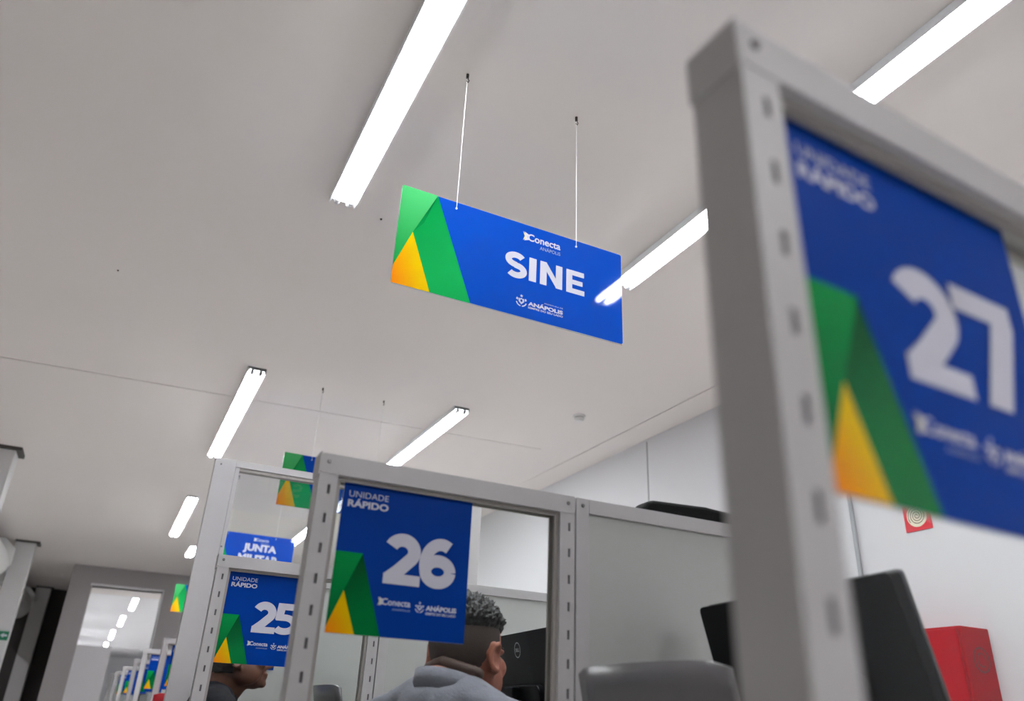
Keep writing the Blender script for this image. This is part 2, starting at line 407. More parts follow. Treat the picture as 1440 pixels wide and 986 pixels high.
# room beyond the opening
struct(B().box(-.9, 3.2, 21.2, 50, H - .001, H + .1).obj('ceiling_next_room', M_wall), 'white ceiling of the next room')
struct(B().box(-.9, XW, 49.8, 50, 0, H).obj('wall_next_room', M_wall), 'far white wall of the next room')
struct(B().box(-1.1, -.9, 21.2, 50, 0, H).obj('wall_next_room_side', M_wall), 'side wall of the next room')
struct(B().box(-.75, .17, 19.2, 19.3, 0, C + 1.06).obj('wall_screen', M_wall), 'low white screen wall inside the opening')
# right wall trim
struct(B().box(XW - .004, XW, 5.372, 5.386, 0, H - .02).obj('trim_2', M_conduit), 'thin vertical joint in the white wall')
# round conduit on the right wall
cd = B().cyl((XW - .014, 3.30, 0.0), (XW - .014, 3.30, H), .013, 12).obj('wall_conduit', M_conduit, smooth=True)
tag(cd, 'thin grey conduit running up the white right wall', 'conduit')
# columns
for i, (y, lab) in enumerate(((9.02, 'white square column nearest, cut by the left picture edge'), (14.75, 'white square column carrying the green exit sign'), (20.8, 'farthest slim white column by the dark passage'))):
    c = empty('column', (-1.475 + (.10 if i == 0 else 0), y, 0)); tag(c, lab, 'column', 'columns along the left side')
    B().box(-.145, .145, 0, .29, 0, H - .03).obj('shaft', M_col, c, bevel=0.006)
    B().box(-.15, .195, -.03, .32, H - .03, H).obj('cap_plate', M_cap, c)
# roller shutters between the columns
for i, (y0, y1, lab) in enumerate(((9.4, 14.65, 'white roller shutter drum before the column with the exit sign'), (15.2, 20.7, 'white roller shutter drum behind the column with the exit sign'))):
    r = empty('roller_shutter', (-1.87, y0, 0)); tag(r, lab, 'shutter', 'roller shutters on the left')
    L = y1 - y0
    zc = C + 1.95 - .05 * i
    B().cyl((0, .05, zc - .06), (0, L - .05, zc - .06), .27, 28).obj('drum', M_plastic, r, smooth=False)
    oc = [(.32 * math.cos(math.radians(22.5 + 45 * k)), zc + .06 + .32 * math.sin(math.radians(22.5 + 45 * k))) for k in range(8)]
    B().prism([(p[0], min(p[1], H - .02)) for p in oc], 0, .04).obj('end_plate', M_plastic, r, bevel=.004)
    B().prism([(p[0], min(p[1], H - .02)) for p in oc], L - .04, L).obj('end_plate', M_plastic, r, bevel=.004)
    b = B()
    for k in range(22 if i == 0 else 5):
        z = zc - .2 - k * .095; b.prism([(-.17, z), (-.15, z - .02), (-.15, z - .07), (-.17, z - .09), (-.19, z - .045)], .05, L - .05)
    s_ = b.obj('slat_curtain', M_shutter, r); s_['kind'] = 'stuff'
# exit sign on the column
e = empty('exit_sign', (-1.47, 14.74, C + .80)); tag(e, 'small green exit sign with white lettering on a column', 'sign')
B().box(-.15, .14, 0, .01, 0, .13).obj('plate', M_green, e)
lettering('SAÍDA', (-.13, .0, .04, .10), -.002, M_white, e, .03)
flat([[(.03, .07), (.075, .105), (.075, .083), (.12, .083), (.12, .057), (.075, .057), (.075, .035)]], -.002, 'arrow', M_white, e)

# ---------------------------------------------------------------- ceiling lights
def make_fixture(L):
    r = empty('ceiling_light', (0, 0, H)); W = .066; D = .039
    b = B()
    b.prism([(-W, 0), (-W, -D), (-W + .004, -D), (-.05, -.012), (.05, -.012), (W - .004, -D), (W, -D), (W, 0)], 0, L)
    b.obj('housing', M_fix, r)
    for s in (-1, 1):
        B().cyl((s * .03, .05, -.034), (s * .03, L - .05, -.034), .0135, 12).obj('tube', M_tube, r, smooth=True)
        for y0, y1 in ((.012, .05), (L - .05, L - .012)):
            b = B(); b.cyl((s * .03, y0, -.034), (s * .03, y1, -.034), .015, 12); b.box(s * .03 - .009, s * .03 + .009, y0, y0 + .02, -.034, -.012)
            b.obj('lamp_holder', M_holder, r, bevel=0)
    for y0 in (0, L - .005):
        B().prism([(-W, 0), (-W, -D * .4), (-W + .012, -D * .5), (W - .012, -D * .5), (W, -D * .4), (W, 0)], y0, y0 + .005).obj('end_cap', M_holder, r)
    return r
fx = {}
spots = [(.566, .90, 3.24, 'long twin-tube ceiling light nearest, above and left of the SINE sign'),
         (2.187, .90, 3.22, 'twin-tube ceiling light passing behind the tall grey post, right of the SINE sign'),
         (.566, 5.62, 8.1, 'twin-tube ceiling light left of centre, above the tall glazed divider'),
         (2.187, 5.54, 8.0, 'twin-tube ceiling light just above the divider with sign 26'),
         (.566, 10.02, 12.62, 'small far twin-tube ceiling light, third of the left row'),
         (2.187, 10.02, 12.62, 'far ceiling light seen through the glass of the tall divider'),
         (.94, 13.36, 14.3, 'farthest ceiling light, peeking out left of the tall divider post'),
         (.566, -3.8, -1.45, 'added ceiling light behind the viewer, continuing the left row'),  # unseen lamp, added to light the near scene
         (2.187, -3.8, -1.45, 'added ceiling light behind the viewer, continuing the right row'),  # unseen lamp, added to light faces turned to the viewer
         (-3.3, 16.6, 19.0, 'added ceiling light, out of view, brightening the passage behind the columns'),  # unseen fill lamp, added because the passage came out too dark
         (2.3, 17.6, 20.2, 'added ceiling light brightening the next room, hidden by the end wall'),  # unseen fill lamp, added to brighten the view through the opening
         (.45, 21.3, 24.0, 'first ceiling light in the next room, beyond the opening'),
         (.33, 26.0, 29.4, 'second ceiling light in the next room, beyond the opening'),
         (.20, 31.6, 36.0, 'third ceiling light in the next room, beyond the opening'),
         (.10, 38.4, 43.0, 'last ceiling light in the next room, beyond the opening')]
for x, y0, y1, lab in spots:
    r = make_fixture(y1 - y0); r.location = (x, y0, H - (.001 if y0 > 21 else 0))
    tag(r, lab, 'ceiling light', 'fluorescent ceiling lights')
# smoke detector and two small ceiling plugs
sd = empty('smoke_detector', (3.09, 5.19, H)); tag(sd, 'small round white smoke detector on the ceiling', 'detector')
B().cyl((0, 0, 0), (0, 0, -.018), .05, 24).obj('base', M_plastic, sd); B().cyl((0, 0, -.018), (0, 0, -.024), .04, 20).obj('gap_ring', M_slot, sd)
B().cyl((0, 0, -.024), (0, 0, -.05), .044, 24, .03).obj('sensor_head', M_plastic, sd)
def onz(px, py):
    Y = Vector((125 - 720, -(988 - 493), -1094)).normalized(); Z = Vector((105, 2293, -1094)); Z = (Z - Y * Z.dot(Y)).normalized(); X = Y.cross(Z)
    d = Vector((px - 720, -(py - 493), -1094)); d = Vector((X.dot(d), Y.dot(d), Z.dot(d))); return d * 2.3 / d.z
for (px, py, lab) in ((166, 380, 'tiny dark ceiling plug at far left, away from the lights'), (536, 308, 'tiny dark ceiling plug beside the end of the nearest light')):
    p = onz(px, py); o = B().cyl((0, 0, 0), (0, 0, -.006), .006, 10, .004).obj('ceiling_plug', M_hook); o.location = (p.x, p.y, H); tag(o, lab, 'plug', 'ceiling plugs')

# ---------------------------------------------------------------- dividers
ZT = C + .477
PW, PD, RH = .038, .05, .040
SLOT_ME = B().box(-.003, .003, 0, .002, -.0095, .0095).mesh('slot_liner')
SLOT_ME.materials.append(M_slot)
SCREW_ME = None
def screw_mesh():
    b = B(); b.cyl((0, 0, 0), (0, -.0025, 0), .0048, 12, .0038)
    return b.mesh('screw', smooth=False)
SCREW_ME = screw_mesh(); SCREW_ME.materials.append(M_screw)
def slotted_post(x0, z0, z1, parent, slots=True, sx=.58, wdt=PW, pitch=.058):
    """post with punched slots in its front web; holes 5 mm deep, their shade painted by dark liners"""
    b = B(); t = .005
    if not slots:
        b.box(x0, x0 + wdt, 0, PD, z0, z1); return b.obj('post', M_frame, parent, bevel=.0015)
    xs = x0 + wdt * sx
    b.box(x0, x0 + wdt, t, PD, z0, z1)
    b.box(x0, xs - .003, 0, t, z0, z1); b.box(xs + .003, x0 + wdt, 0, t, z0, z1)
    zs = []; z = z1 - .032
    while z > z0 + .05: zs.append(z); z -= pitch
    top = z1
    for z in zs: b.box(xs - .003, xs + .003, 0, t, z + .0095, top); top = z - .0095
    b.box(xs - .003, xs + .003, 0, t, z0, top)
    p = b.obj('post', M_frame, parent)
    for z in zs[:18]:
        o = bpy.data.objects.new('slot_liner', SLOT_ME); COL.objects.link(o); o.parent = p; o.location = (xs, t - .0021, z)
    return p
def screw(x, z, parent, y=-.001):
    o = bpy.data.objects.new('screw', SCREW_ME); COL.objects.link(o); o.parent = parent; o.location = (x, y, z)
def divider(loc, rz, label, WA=.592, slots=True, secB=True, WB=.82):
    r = empty('desk_divider', loc, rz); tag(r, label, 'divider', 'grey framed desk dividers')
    zr = ZT - RH
    slotted_post(0, 0, zr, r, slots); slotted_post(WA - PW, 0, zr, r, slots, sx=.62)
    rail = B().prism(round_rect(0, WA, zr, ZT, .004, 3), -.001, PD + .001).obj('top_rail', M_frame, r)
    B().box(-.003, -.0002, -.001, PD + .001, zr - .004, ZT + .002).obj('end_cap', M_frame, r)
    if slots: screw(.016, ZT - .016, rail); screw(WA - .018, ZT - .018, rail)
    # glazing beads, middle rail, panes
    b = B(); a0, a1 = PW, WA - PW
    for yy in (.010, .034):
        b.box(a0, a0 + .009, yy, yy + .006, .80, zr); b.box(a1 - .009, a1, yy, yy + .006, .80, zr)
        b.box(a0 + .009, a1 - .009, yy, yy + .006, zr - .009, zr)
    b.obj('glazing_bead', M_bead, r)
    B().box(a0, a1, 0, PD, .76, .80).obj('middle_rail', M_frame, r, bevel=.001)
    B().box(a0 + .002, a1 - .002, .0235, .0275, .80, zr).obj('glass_pane', M_glass, r)
    B().box(a0, a1, .015, .035, .10, .76).obj('lower_panel', M_panel, r)
    B().box(a0, a1, 0, PD, .06, .10).obj('bottom_rail', M_frame, r)
    if secB:
        x0 = WA + .004; x1 = x0 + WB
        B().box(x0, x0 + .034, 0, PD, 0, ZT).obj('stile', M_frame, r, bevel=.001)
        B().box(x1 - .034, x1, 0, PD, 0, ZT).obj('stile', M_frame, r, bevel=.001)
        rb = B().box(x0 + .0345, x1 - .0345, 0, PD, zr + .006, ZT).obj('top_rail', M_frame, r, bevel=.001)
        if slots: screw(x0 + .017, ZT - .018, rb)
        B().box(x0 + .034, x1 - .034, .008, .035, .10, zr + .006).obj('side_panel', M_panel, r)
        B().box(x0 + .034, x1 - .034, 0, PD, .06, .10).obj('bottom_rail', M_frame, r)
    return r
RZ27 = math.radians(3.4)
divider((.317, .308, 0), RZ27, 'large blurred grey framed divider in the foreground, holding sign 27')
divider((.311, 1.535, 0), 0, 'grey slotted divider holding sign 26, with a solid panel beside it')
divider((.288, 2.88, 0), 0, 'grey slotted divider holding sign 25, before the tall divider')
# tall divider
def tall_divider(loc):
    r = empty('tall_divider', loc); tag(r, 'tall grey divider with clear glass top, behind sign 25', 'divider', 'grey framed desk dividers')
    zt = C + 1.125; W = 1.45
    p = B().box(0, .10, 0, .05, 0, zt).obj('post', M_frame, r, bevel=.0015)
    screw(.03, zt - .03, p, 0); 
    B().box(W - .1, W, 0, .05, 0, zt).obj('post', M_frame, r, bevel=.0015)
    B().box(.101, .122, .004, .046, C + .6, zt - .03).obj('glazing_bead', M_frame, r, bevel=.002)
    B().box(W - .122, W - .101, .004, .046, C + .6, zt - .03).obj('glazing_bead', M_frame, r, bevel=.002)
    rl = B().box(.1005, W - .1005, 0, .05, zt - .034, zt).obj('top_rail', M_frame, r, bevel=.001)
    B().box(.1005, W - .1005, .006, .044, zt - .05, zt - .034).obj('rail_channel', M_bead, r)
    screw(.108, C + .70, rl, .003)
    B().box(.1005, W - .1005, 0, .05, C + .56, C + .60).obj('middle_rail', M_frame, r)
    B().box(.12, W - .12, .023, .027, C + .60, zt - .05).obj('glass_pane', M_glass_tall, r)
    B().box(.1005, W - .1005, .012, .035, .1, C + .56).obj('lower_panel', M_panel, r)
    B().box(.1005, W - .1005, 0, .05, .06, .1).obj('bottom_rail', M_frame, r)
    return r
tall_divider((.292, 4.0, 0))
# far dividers
far = [(.43, 6.93), (.368, 8.47), (.382, 10.63), (.339, 12.88), (.299, 15.08)]
ords = ['first', 'second', 'third', 'fourth', 'fifth']
proto = None
for i, (x, y) in enumerate(far):
    if proto is None: d = proto = divider((x - .02, y, 0), 0, '', slots=False)
    else: d = copy_tree(proto); d.location = (x - .02, y, 0)
    tag(d, 'small far desk divider with a sign, %s beyond the tall divider' % ords[i], 'divider', 'grey framed desk dividers')
d = copy_tree(proto); d.location = (.22, 16.2, 0); tag(d, 'farthest desk divider, without a sign, before the end wall', 'divider', 'grey framed desk dividers')

# ---------------------------------------------------------------- signs
c_, s_ = math.cos(RZ27), math.sin(RZ27)
def on27(lx, ly): return (.317 + lx * c_ - ly * s_, .308 + lx * s_ + ly * c_)
p = on27(.060, .020)
number_sign('27', (p[0], p[1], C + .134), RZ27, 'large out-of-focus blue counter sign 27 in the foreground')
number_sign('26', (.369, 1.5555, C + .138), 0, 'blue counter sign 26 on the glass before the seated man in grey')
number_sign('25', (.335, 2.8995, C + .136), 0, 'blue counter sign 25, partly behind the slotted post of sign 26')
r24 = number_sign('', (.45, 4.008, C + .17), 0, 'blue counter sign mostly hidden behind sign 25, on the tall divider', detail=0)
first = None
for i, (x, y) in enumerate(far):
    if first is None: q = first = number_sign('', (x + .055, y + .018, C + .136), 0, '', detail=1)
    else: q = copy_tree(first); q.location = (x + .055, y + .018, C + .136)
    tag(q, 'tiny far blue counter sign on the %s divider beyond the tall one' % ords[i], 'sign', 'counter number signs')
hanging_sign('SINE', (.577, 2.185, C + 1.288), 'hanging blue banner sign reading SINE with green and yellow folds')
hanging_sign('', (.885, 5.75, C + 1.345), 'hanging sign behind the tall divider top, only its green and yellow end showing')
hanging_sign(('JUNTA', 'MILITAR'), (.71, 8.75, C + 1.30), 'hanging blue sign reading JUNTA MILITAR, seen through the tall divider glass')
hanging_sign('', (.775, 13.1, C + 1.27), 'small far hanging sign with green and yellow end, before the grey end wall')

# ---------------------------------------------------------------- monitors
def monitor(loc, rz, tilt, label, logo=False):
    """origin under the stand; the back of the screen faces -x"""
    r = empty('monitor', loc, rz); tag(r, label, 'monitor', 'black desktop monitors')
    W, Hh = .56, .335; zc = .33
    T = Matrix.Translation((0, 0, zc)) @ Matrix.Rotation(-tilt, 4, 'Y')
    def part(bld, name, m, bev=0.0, par=None):
        me = bld.mesh(name, bevel=bev); me.transform(T); return link(name, me, m, par or r)
    sh = part(B().prism(round_rect(-W / 2, W / 2, -Hh / 2, Hh / 2, .012, 4), -.012, .012, 'x'), 'shell', M_black, .002)
    part(B().prism(round_rect(-W / 2 - .001, W / 2 + .001, -Hh / 2 - .001, Hh / 2 + .001, .012, 4), .0125, .019, 'x'), 'bezel_edge', M_edge)
    part(B().prism(round_rect(-W / 2 + .012, W / 2 - .012, -Hh / 2 + .02, Hh / 2 - .012, .004, 3), .0192, .0200, 'x'), 'screen', mat('screen_glass', (16, 18, 24), .12, var=0.02))
    part(B().prism(round_rect(-.16, .16, -.13, .02, .03, 5), -.032, -.0125, 'x'), 'back_cover', M_black, .003)
    if logo:
        bm = bmesh.new(); ribbon(bm, arc(0, 0, .021, .021, 0, 360, 32), .0022, 0)
        me = bpy.data.meshes.new('logo_ring'); bm.to_mesh(me); bm.free()
        R = Matrix.Rotation(-PI / 2, 4, 'Z')
        L = T @ Matrix.Translation((-.0135, .01, .118)) @ R
        me.transform(L); link('logo_ring', me, mat('logo_silver', (176, 180, 184), .3, var=.02), r)
        me = text_mesh('DELL', -.0145, .0145, -.005, .005, .02, 0); me.transform(L); link('logo_lettering', me, MATS['logo_silver'], r)
    B().box(-.06, -.035, -.035, .035, .01, .34).obj('stand_neck', M_black, r, bevel=.004)
    B().prism(round_rect(-.11, .11, -.13, .13, .03, 4), 0, .012, 'z').obj('stand_base', M_black, r)
    return r
DT = .74
def mon(y0, y1, x0, x1, ztop, tilt, label, logo=False):
    cy = (y0 + y1) / 2; cx = (x0 + x1) / 2
    rz = math.atan2(-(x1 - x0), (y1 - y0))
    top = .33 + .1675 * math.cos(tilt)
    return monitor((cx + .045, cy, C + ztop - top), rz, tilt, label, logo)
mon(.896, 1.46, 1.14, 1.194, .252, math.radians(15), 'black monitor back seen through the glass of the foreground divider')
mon(1.97, 2.53, 1.10, 1.13, .248, math.radians(8), 'black monitor back with a round logo in front of the man in grey', True)
mon(3.28, 3.84, 1.06, 1.10, .19, math.radians(8), 'dark monitor edge behind the slotted post, past sign 26')
# desks
for i, (y0, y1, lab) in enumerate(((.45, 1.52, 'pale desk between sign 27 and sign 26 dividers'), (1.86, 2.865, 'pale desk in front of the man in grey'), (2.945, 3.985, 'pale desk between sign 25 and the tall divider'))):
    zt = C + .248 - .33 - .1675 * .985
    r = empty('service_desk', (1.0, y0, 0)); tag(r, lab, 'desk', 'service desks')
    zz = [C + .252 - (.33 + .1675 * math.cos(math.radians(15))), C + .248 - (.33 + .1675 * math.cos(math.radians(8))), C + .19 - (.33 + .1675 * math.cos(math.radians(8)))][i]
    L = y1 - y0
    B().box(0, .42, 0, L, zz - .03, zz - .0005).obj('desk_top', M_desk, r, bevel=.002)
    B().box(.02, .40, 0.01, .035, 0, zz - .0305).obj('side_panel', M_desk, r); B().box(.02, .40, L - .035, L - .01, 0, zz - .0305).obj('side_panel', M_desk, r)
    B().box(.37, .39, .0355, L - .0355, .25, zz - .0305).obj('modesty_panel', M_desk, r)

# ---------------------------------------------------------------- chairs
def chair(loc, rz, label, mback, mframe, top=1.05, wid=.42, group='visitor chairs'):
    """faces +x; origin on the floor under the seat; back at x = -0.22"""
    r = empty('visitor_chair', loc, rz); tag(r, label, 'chair', group)
    h = wid / 2
    b = B()
    n = 12; cols = []
    z0 = top - .36
    for i in range(n + 1):
        t = i / n * 2 - 1; row = []
        bow = .03 * t * t
        edge = .012 * abs(t) ** 10
        for k in range(9):
            u = k / 8; z = z0 + (top - edge - z0) * u
            row.append((-.22 + bow - .07 * (u - .3), t * h, z))
        cols.append(row)
    bm = b.bm
    F = [[bm.verts.new(p) for p in row] for row in cols]; K = [[bm.verts.new((p[0] - .014, p[1], p[2])) for p in row] for row in cols]
    for i in range(n):
        for k in range(8):
            bm.faces.new((F[i][k], F[i + 1][k], F[i + 1][k + 1], F[i][k + 1])); bm.faces.new((K[i][k], K[i][k + 1], K[i + 1][k + 1], K[i + 1][k]))
        bm.faces.new((F[i][8], F[i + 1][8], K[i + 1][8], K[i][8])); bm.faces.new((F[i][0], K[i][0], K[i + 1][0], F[i + 1][0]))
    for k in range(8):
        bm.faces.new((F[0][k], F[0][k + 1], K[0][k + 1], K[0][k])); bm.faces.new((F[n][k], K[n][k], K[n][k + 1], F[n][k + 1]))
    b.obj('backrest', mback, r, smooth=True)
    b = B()
    for s in (-1, 1): b.tube([(-.235, s * .1, z0 + .12), (-.245, s * .1, .42), (-.1, s * .12, .405)], .011, 8)
    b.obj('back_support', mframe, r, smooth=True)
    B().prism(round_rect(-.21, .22, -h, h, .06, 5), .415, .455, 'z').obj('seat', mback, r, bevel=.008)
    for sx in (-1, 1):
        for sy in (-1, 1): B().cyl((sx * .15, sy * (h - .05), .4145), (sx * .2, sy * (h - .02), 0), .012, 10).obj('leg', mframe, r, smooth=True)
    return r
chair((1.115, 1.235, 0), math.radians(2), 'empty grey chair back before the solid panel, beside the foreground post', M_chairgrey, M_chairdark, 1.052)
chair((1.12, 3.51, 0), 0, 'grey chair back glimpsed low under sign 26', M_chairgrey, M_chairdark, 1.055)
chair((.53, 3.36, 0), 0, 'blue chair under the person in navy', M_chairblue, M_chairdark, .88)
chair((.60, 6.62, 0), PI / 2, 'red chair back low among the far dividers', M_chairred, M_chairdark, 1.03)
# high-backed office chair behind the solid panel
oc = empty('office_chair', (1.40, 1.97, 0), 0); tag(oc, 'black high-backed office chair, its rounded top above the solid panel', 'chair')
b = B(); P = [(-.19, .62), (-.215, .9), (-.215, 1.30)] + [(-.215 + .05 - .05 * math.cos(t), 1.435 + .045 * math.sin(t)) for t in (0, .5, 1.0, 1.4)] + [(0, 1.487), (.12, 1.48), (.2, 1.465), (.215, 1.42), (.215, .9), (.19, .62)]
b.prism([(p[0], p[1] + .020) for p in P], -.30, -.24).obj('backrest', mat('office_chair_black', (10, 10, 11), .7, spec=.15, var=.1, bump=.15, bscale=250), oc, smooth=False, bevel=.012, bseg=3)
B().prism(round_rect(-.22, .22, -.24, .2, .08, 5), .44, .52, 'z').obj('seat', MATS['office_chair_black'], oc, bevel=.015)
B().box(-.03, .03, -.33, -.305, .40, .95).obj('back_bracket', M_chairdark, oc)
B().cyl((0, 0, .08), (0, 0, .439), .028, 14).obj('gas_column', M_chairdark, oc)
for k in range(5):
    t = 2 * PI * k / 5; lg = B().cyl((0, 0, .09), (.27 * math.cos(t), .27 * math.sin(t), .065), .022, 10, .014).obj('leg', M_chairdark, oc)
    B().cyl((.27 * math.cos(t), .27 * math.sin(t) - .012, .03), (.27 * math.cos(t), .27 * math.sin(t) + .012, .03), .03, 14).obj('caster', M_black, lg)

# ---------------------------------------------------------------- fire hose cabinet and hose sign on the right wall
fc = empty('fire_hose_cabinet', (XW, 2.60, C - .42)); tag(fc, 'red metal fire hose cabinet on the white right wall', 'cabinet')
D = .21
B().box(-D, -.002, 0, .62, 0, .93).obj('body', M_red, fc, bevel=.006)
dr = B().box(-D - .018, -D - .0005, .012, .608, .012, .918).obj('door', M_red, fc, bevel=.005)
for k in range(4):
    B().box(-D - .024, -D - .018, .16, .25, .70 + k * .022, .708 + k * .022).obj('vent_slot', mat('cabinet_red_dark', (92, 0, 10), .4, var=.04), dr)
bm = bmesh.new(); ribbon(bm, arc(0, 0, .055, .055, 0, 360, 30), .008, 0); ribbon(bm, arc(0, 0, .03, .03, 0, 300, 24), .006, 0)
me = bpy.data.meshes.new('embossed_symbol'); bm.to_mesh(me); bm.free(); me.transform(Matrix.Translation((-.10, -.002, .78))); link('embossed_symbol', me, MATS['cabinet_red_dark'], fc)
B().box(-D - .03, -D - .018, .03, .05, .45, .57).obj('handle', MATS['cabinet_red_dark'], dr, bevel=.003)
hs = empty('fire_hose_sign', (XW, 2.79, C + 1.045)); tag(hs, 'square red sign with a white spiral hose symbol on the wall', 'sign')
B().box(-.006, -.001, 0, .165, 0, .165).obj('plate', M_redsign, hs)
def spiral_pts(n, turns, r0, r1): return [((r0 + (r1 - r0) * i / n) * math.cos(2 * PI * turns * i / n), (r0 + (r1 - r0) * i / n) * math.sin(2 * PI * turns * i / n)) for i in range(n + 1)]
T = Matrix.Translation((-.0068, .0825, .0825)) @ Matrix.Rotation(-PI / 2, 4, 'Z')
bm = bmesh.new(); bm.faces.new([bm.verts.new((.063 * math.cos(2 * PI * i / 40), 0, .063 * math.sin(2 * PI * i / 40))) for i in range(40)])
me = bpy.data.meshes.new('symbol_disc'); bm.to_mesh(me); bm.free(); me.transform(T); link('symbol_disc', me, mat('ink_ivory', (226, 220, 196), .35, var=.02), hs)
bm = bmesh.new(); ribbon(bm, spiral_pts(120, 3.6, .004, .055), .0045, 0)
me = bpy.data.meshes.new('spiral'); bm.to_mesh(me); bm.free(); me.transform(Matrix.Translation((-.0005, 0, 0)) @ T); link('spiral', me, mat('ink_dark_olive', (92, 70, 60), .35, var=.02), hs)

# ---------------------------------------------------------------- people
def remesh(bld, name, voxel, smooth_it=4, post=None):
    me = bld.mesh(name + '_raw'); o = bpy.data.objects.new('tmp', me); COL.objects.link(o)
    m = o.modifiers.new('r', 'REMESH'); m.mode = 'VOXEL'; m.voxel_size = voxel; m.use_smooth_shade = True
    s = o.modifiers.new('s', 'SMOOTH'); s.factor = .5; s.iterations = smooth_it
    dg = bpy.context.evaluated_depsgraph_get(); dg.update()
    out = bpy.data.meshes.new_from_object(o.evaluated_get(dg)); out.name = name
    bpy.data.objects.remove(o); bpy.data.meshes.remove(me); out.materials.clear()
    for p in out.polygons: p.use_smooth = True
    if post:
        for v in out.vertices: v.co = post(v.co)
    return out
def head_shapes(b, hc, Rm, fat=1.0, hs=1.0):
    """skull, jaw, face, ears about hc; Rm turns head space (x right, y forward, z up) into body space"""
    P = lambda x, y, z: Vector(hc) + Rm @ (Vector((x, y, z)) * hs)
    class Sc:
        def ball(s, c, x, y, z, R=None, u=20, v=12): b.ball(c, x * hs, y * hs, z * hs, R, u, v)
        def taper(s, p, q, r0, r1, g=14): b.taper(p, q, r0 * hs, r1 * hs, g)
    k_ = Sc()
    k_.ball(P(0, -.012, .022), .077, .100, .096, Rm, 28, 18)             # cranium
    k_.ball(P(0, .028, -.028), .064 * fat, .066, .085, Rm, 24, 16)       # face
    k_.ball(P(0, .052, -.078), .042 * fat, .040, .036, Rm, 18, 12)       # chin
    for s in (-1, 1):
        k_.ball(P(s * .046 * fat, .020, -.056), .026, .056, .046, Rm, 16, 10)   # jaw corner
        k_.ball(P(s * .038 * fat, .064, -.024), .029, .026, .028, Rm, 14, 10)  # cheek
        k_.ball(P(s * .030, .082, .016), .024, .014, .010, Rm, 14, 8)    # brow
        k_.ball(P(s * .012, .098, -.034), .010, .012, .009, Rm, 10, 8)   # nostril
    k_.taper(P(0, .088, .010), P(0, .108, -.028), .010, .013)            # nose
    k_.ball(P(0, .090, -.060), .024, .013, .0075, Rm, 14, 8)             # upper lip
    k_.ball(P(0, .088, -.072), .021, .013, .008, Rm, 14, 8)              # lower lip
    k_.ball(P(0, .084, -.094), .020, .016, .016, Rm, 14, 8)              # chin point
    for s in (-1, 1):                                                   # ears: helix ring, lobe, tragus
        er = [P(s * (.081 + .010 * math.sin(t) ** 2), -.014 + .018 * math.cos(t) - .006, -.012 + .029 * math.sin(t)) for t in [2 * PI * k / 12 for k in range(13)]]
        for k in range(12): k_.taper(er[k], er[k + 1], .0062, .0062, 8)
        k_.ball(P(s * .079, -.018, -.014), .006, .015, .024, Rm, 12, 8)
        k_.ball(P(s * .080, -.010, -.040), .008, .009, .010, Rm, 10, 8)
def hand(b, wrist, d, up, side, curl=.3):
    d = Vector(d).normalized(); up = Vector(up).normalized(); lat = d.cross(up) * side
    palm = Vector(wrist) + d * .05
    R3 = Matrix((lat, d, up)).transposed()
    b.ball(palm, .042, .055, .016, R3, 16, 10)
    for k, (off, L) in enumerate(((-.033, .062), (-.011, .074), (.011, .080), (.033, .072))):
        a = Vector(wrist) + d * .092 + lat * off; dirn = (d + lat * off * 1.6).normalized()
        m1 = a + dirn * L * .5 - up * .006; e1 = m1 + (dirn - up * curl * 2).normalized() * L * .45
        b.taper(a, m1, .0085, .008, 8); b.taper(m1, e1, .008, .0068, 8)
    a = Vector(wrist) + d * .025 + lat * .036; m1 = a + (d * .6 + lat * .8).normalized() * .04; e1 = m1 + (d + lat * .3 - up * .2).normalized() * .03
    b.taper(a, m1, .012, .010, 8); b.taper(m1, e1, .010, .008, 8)
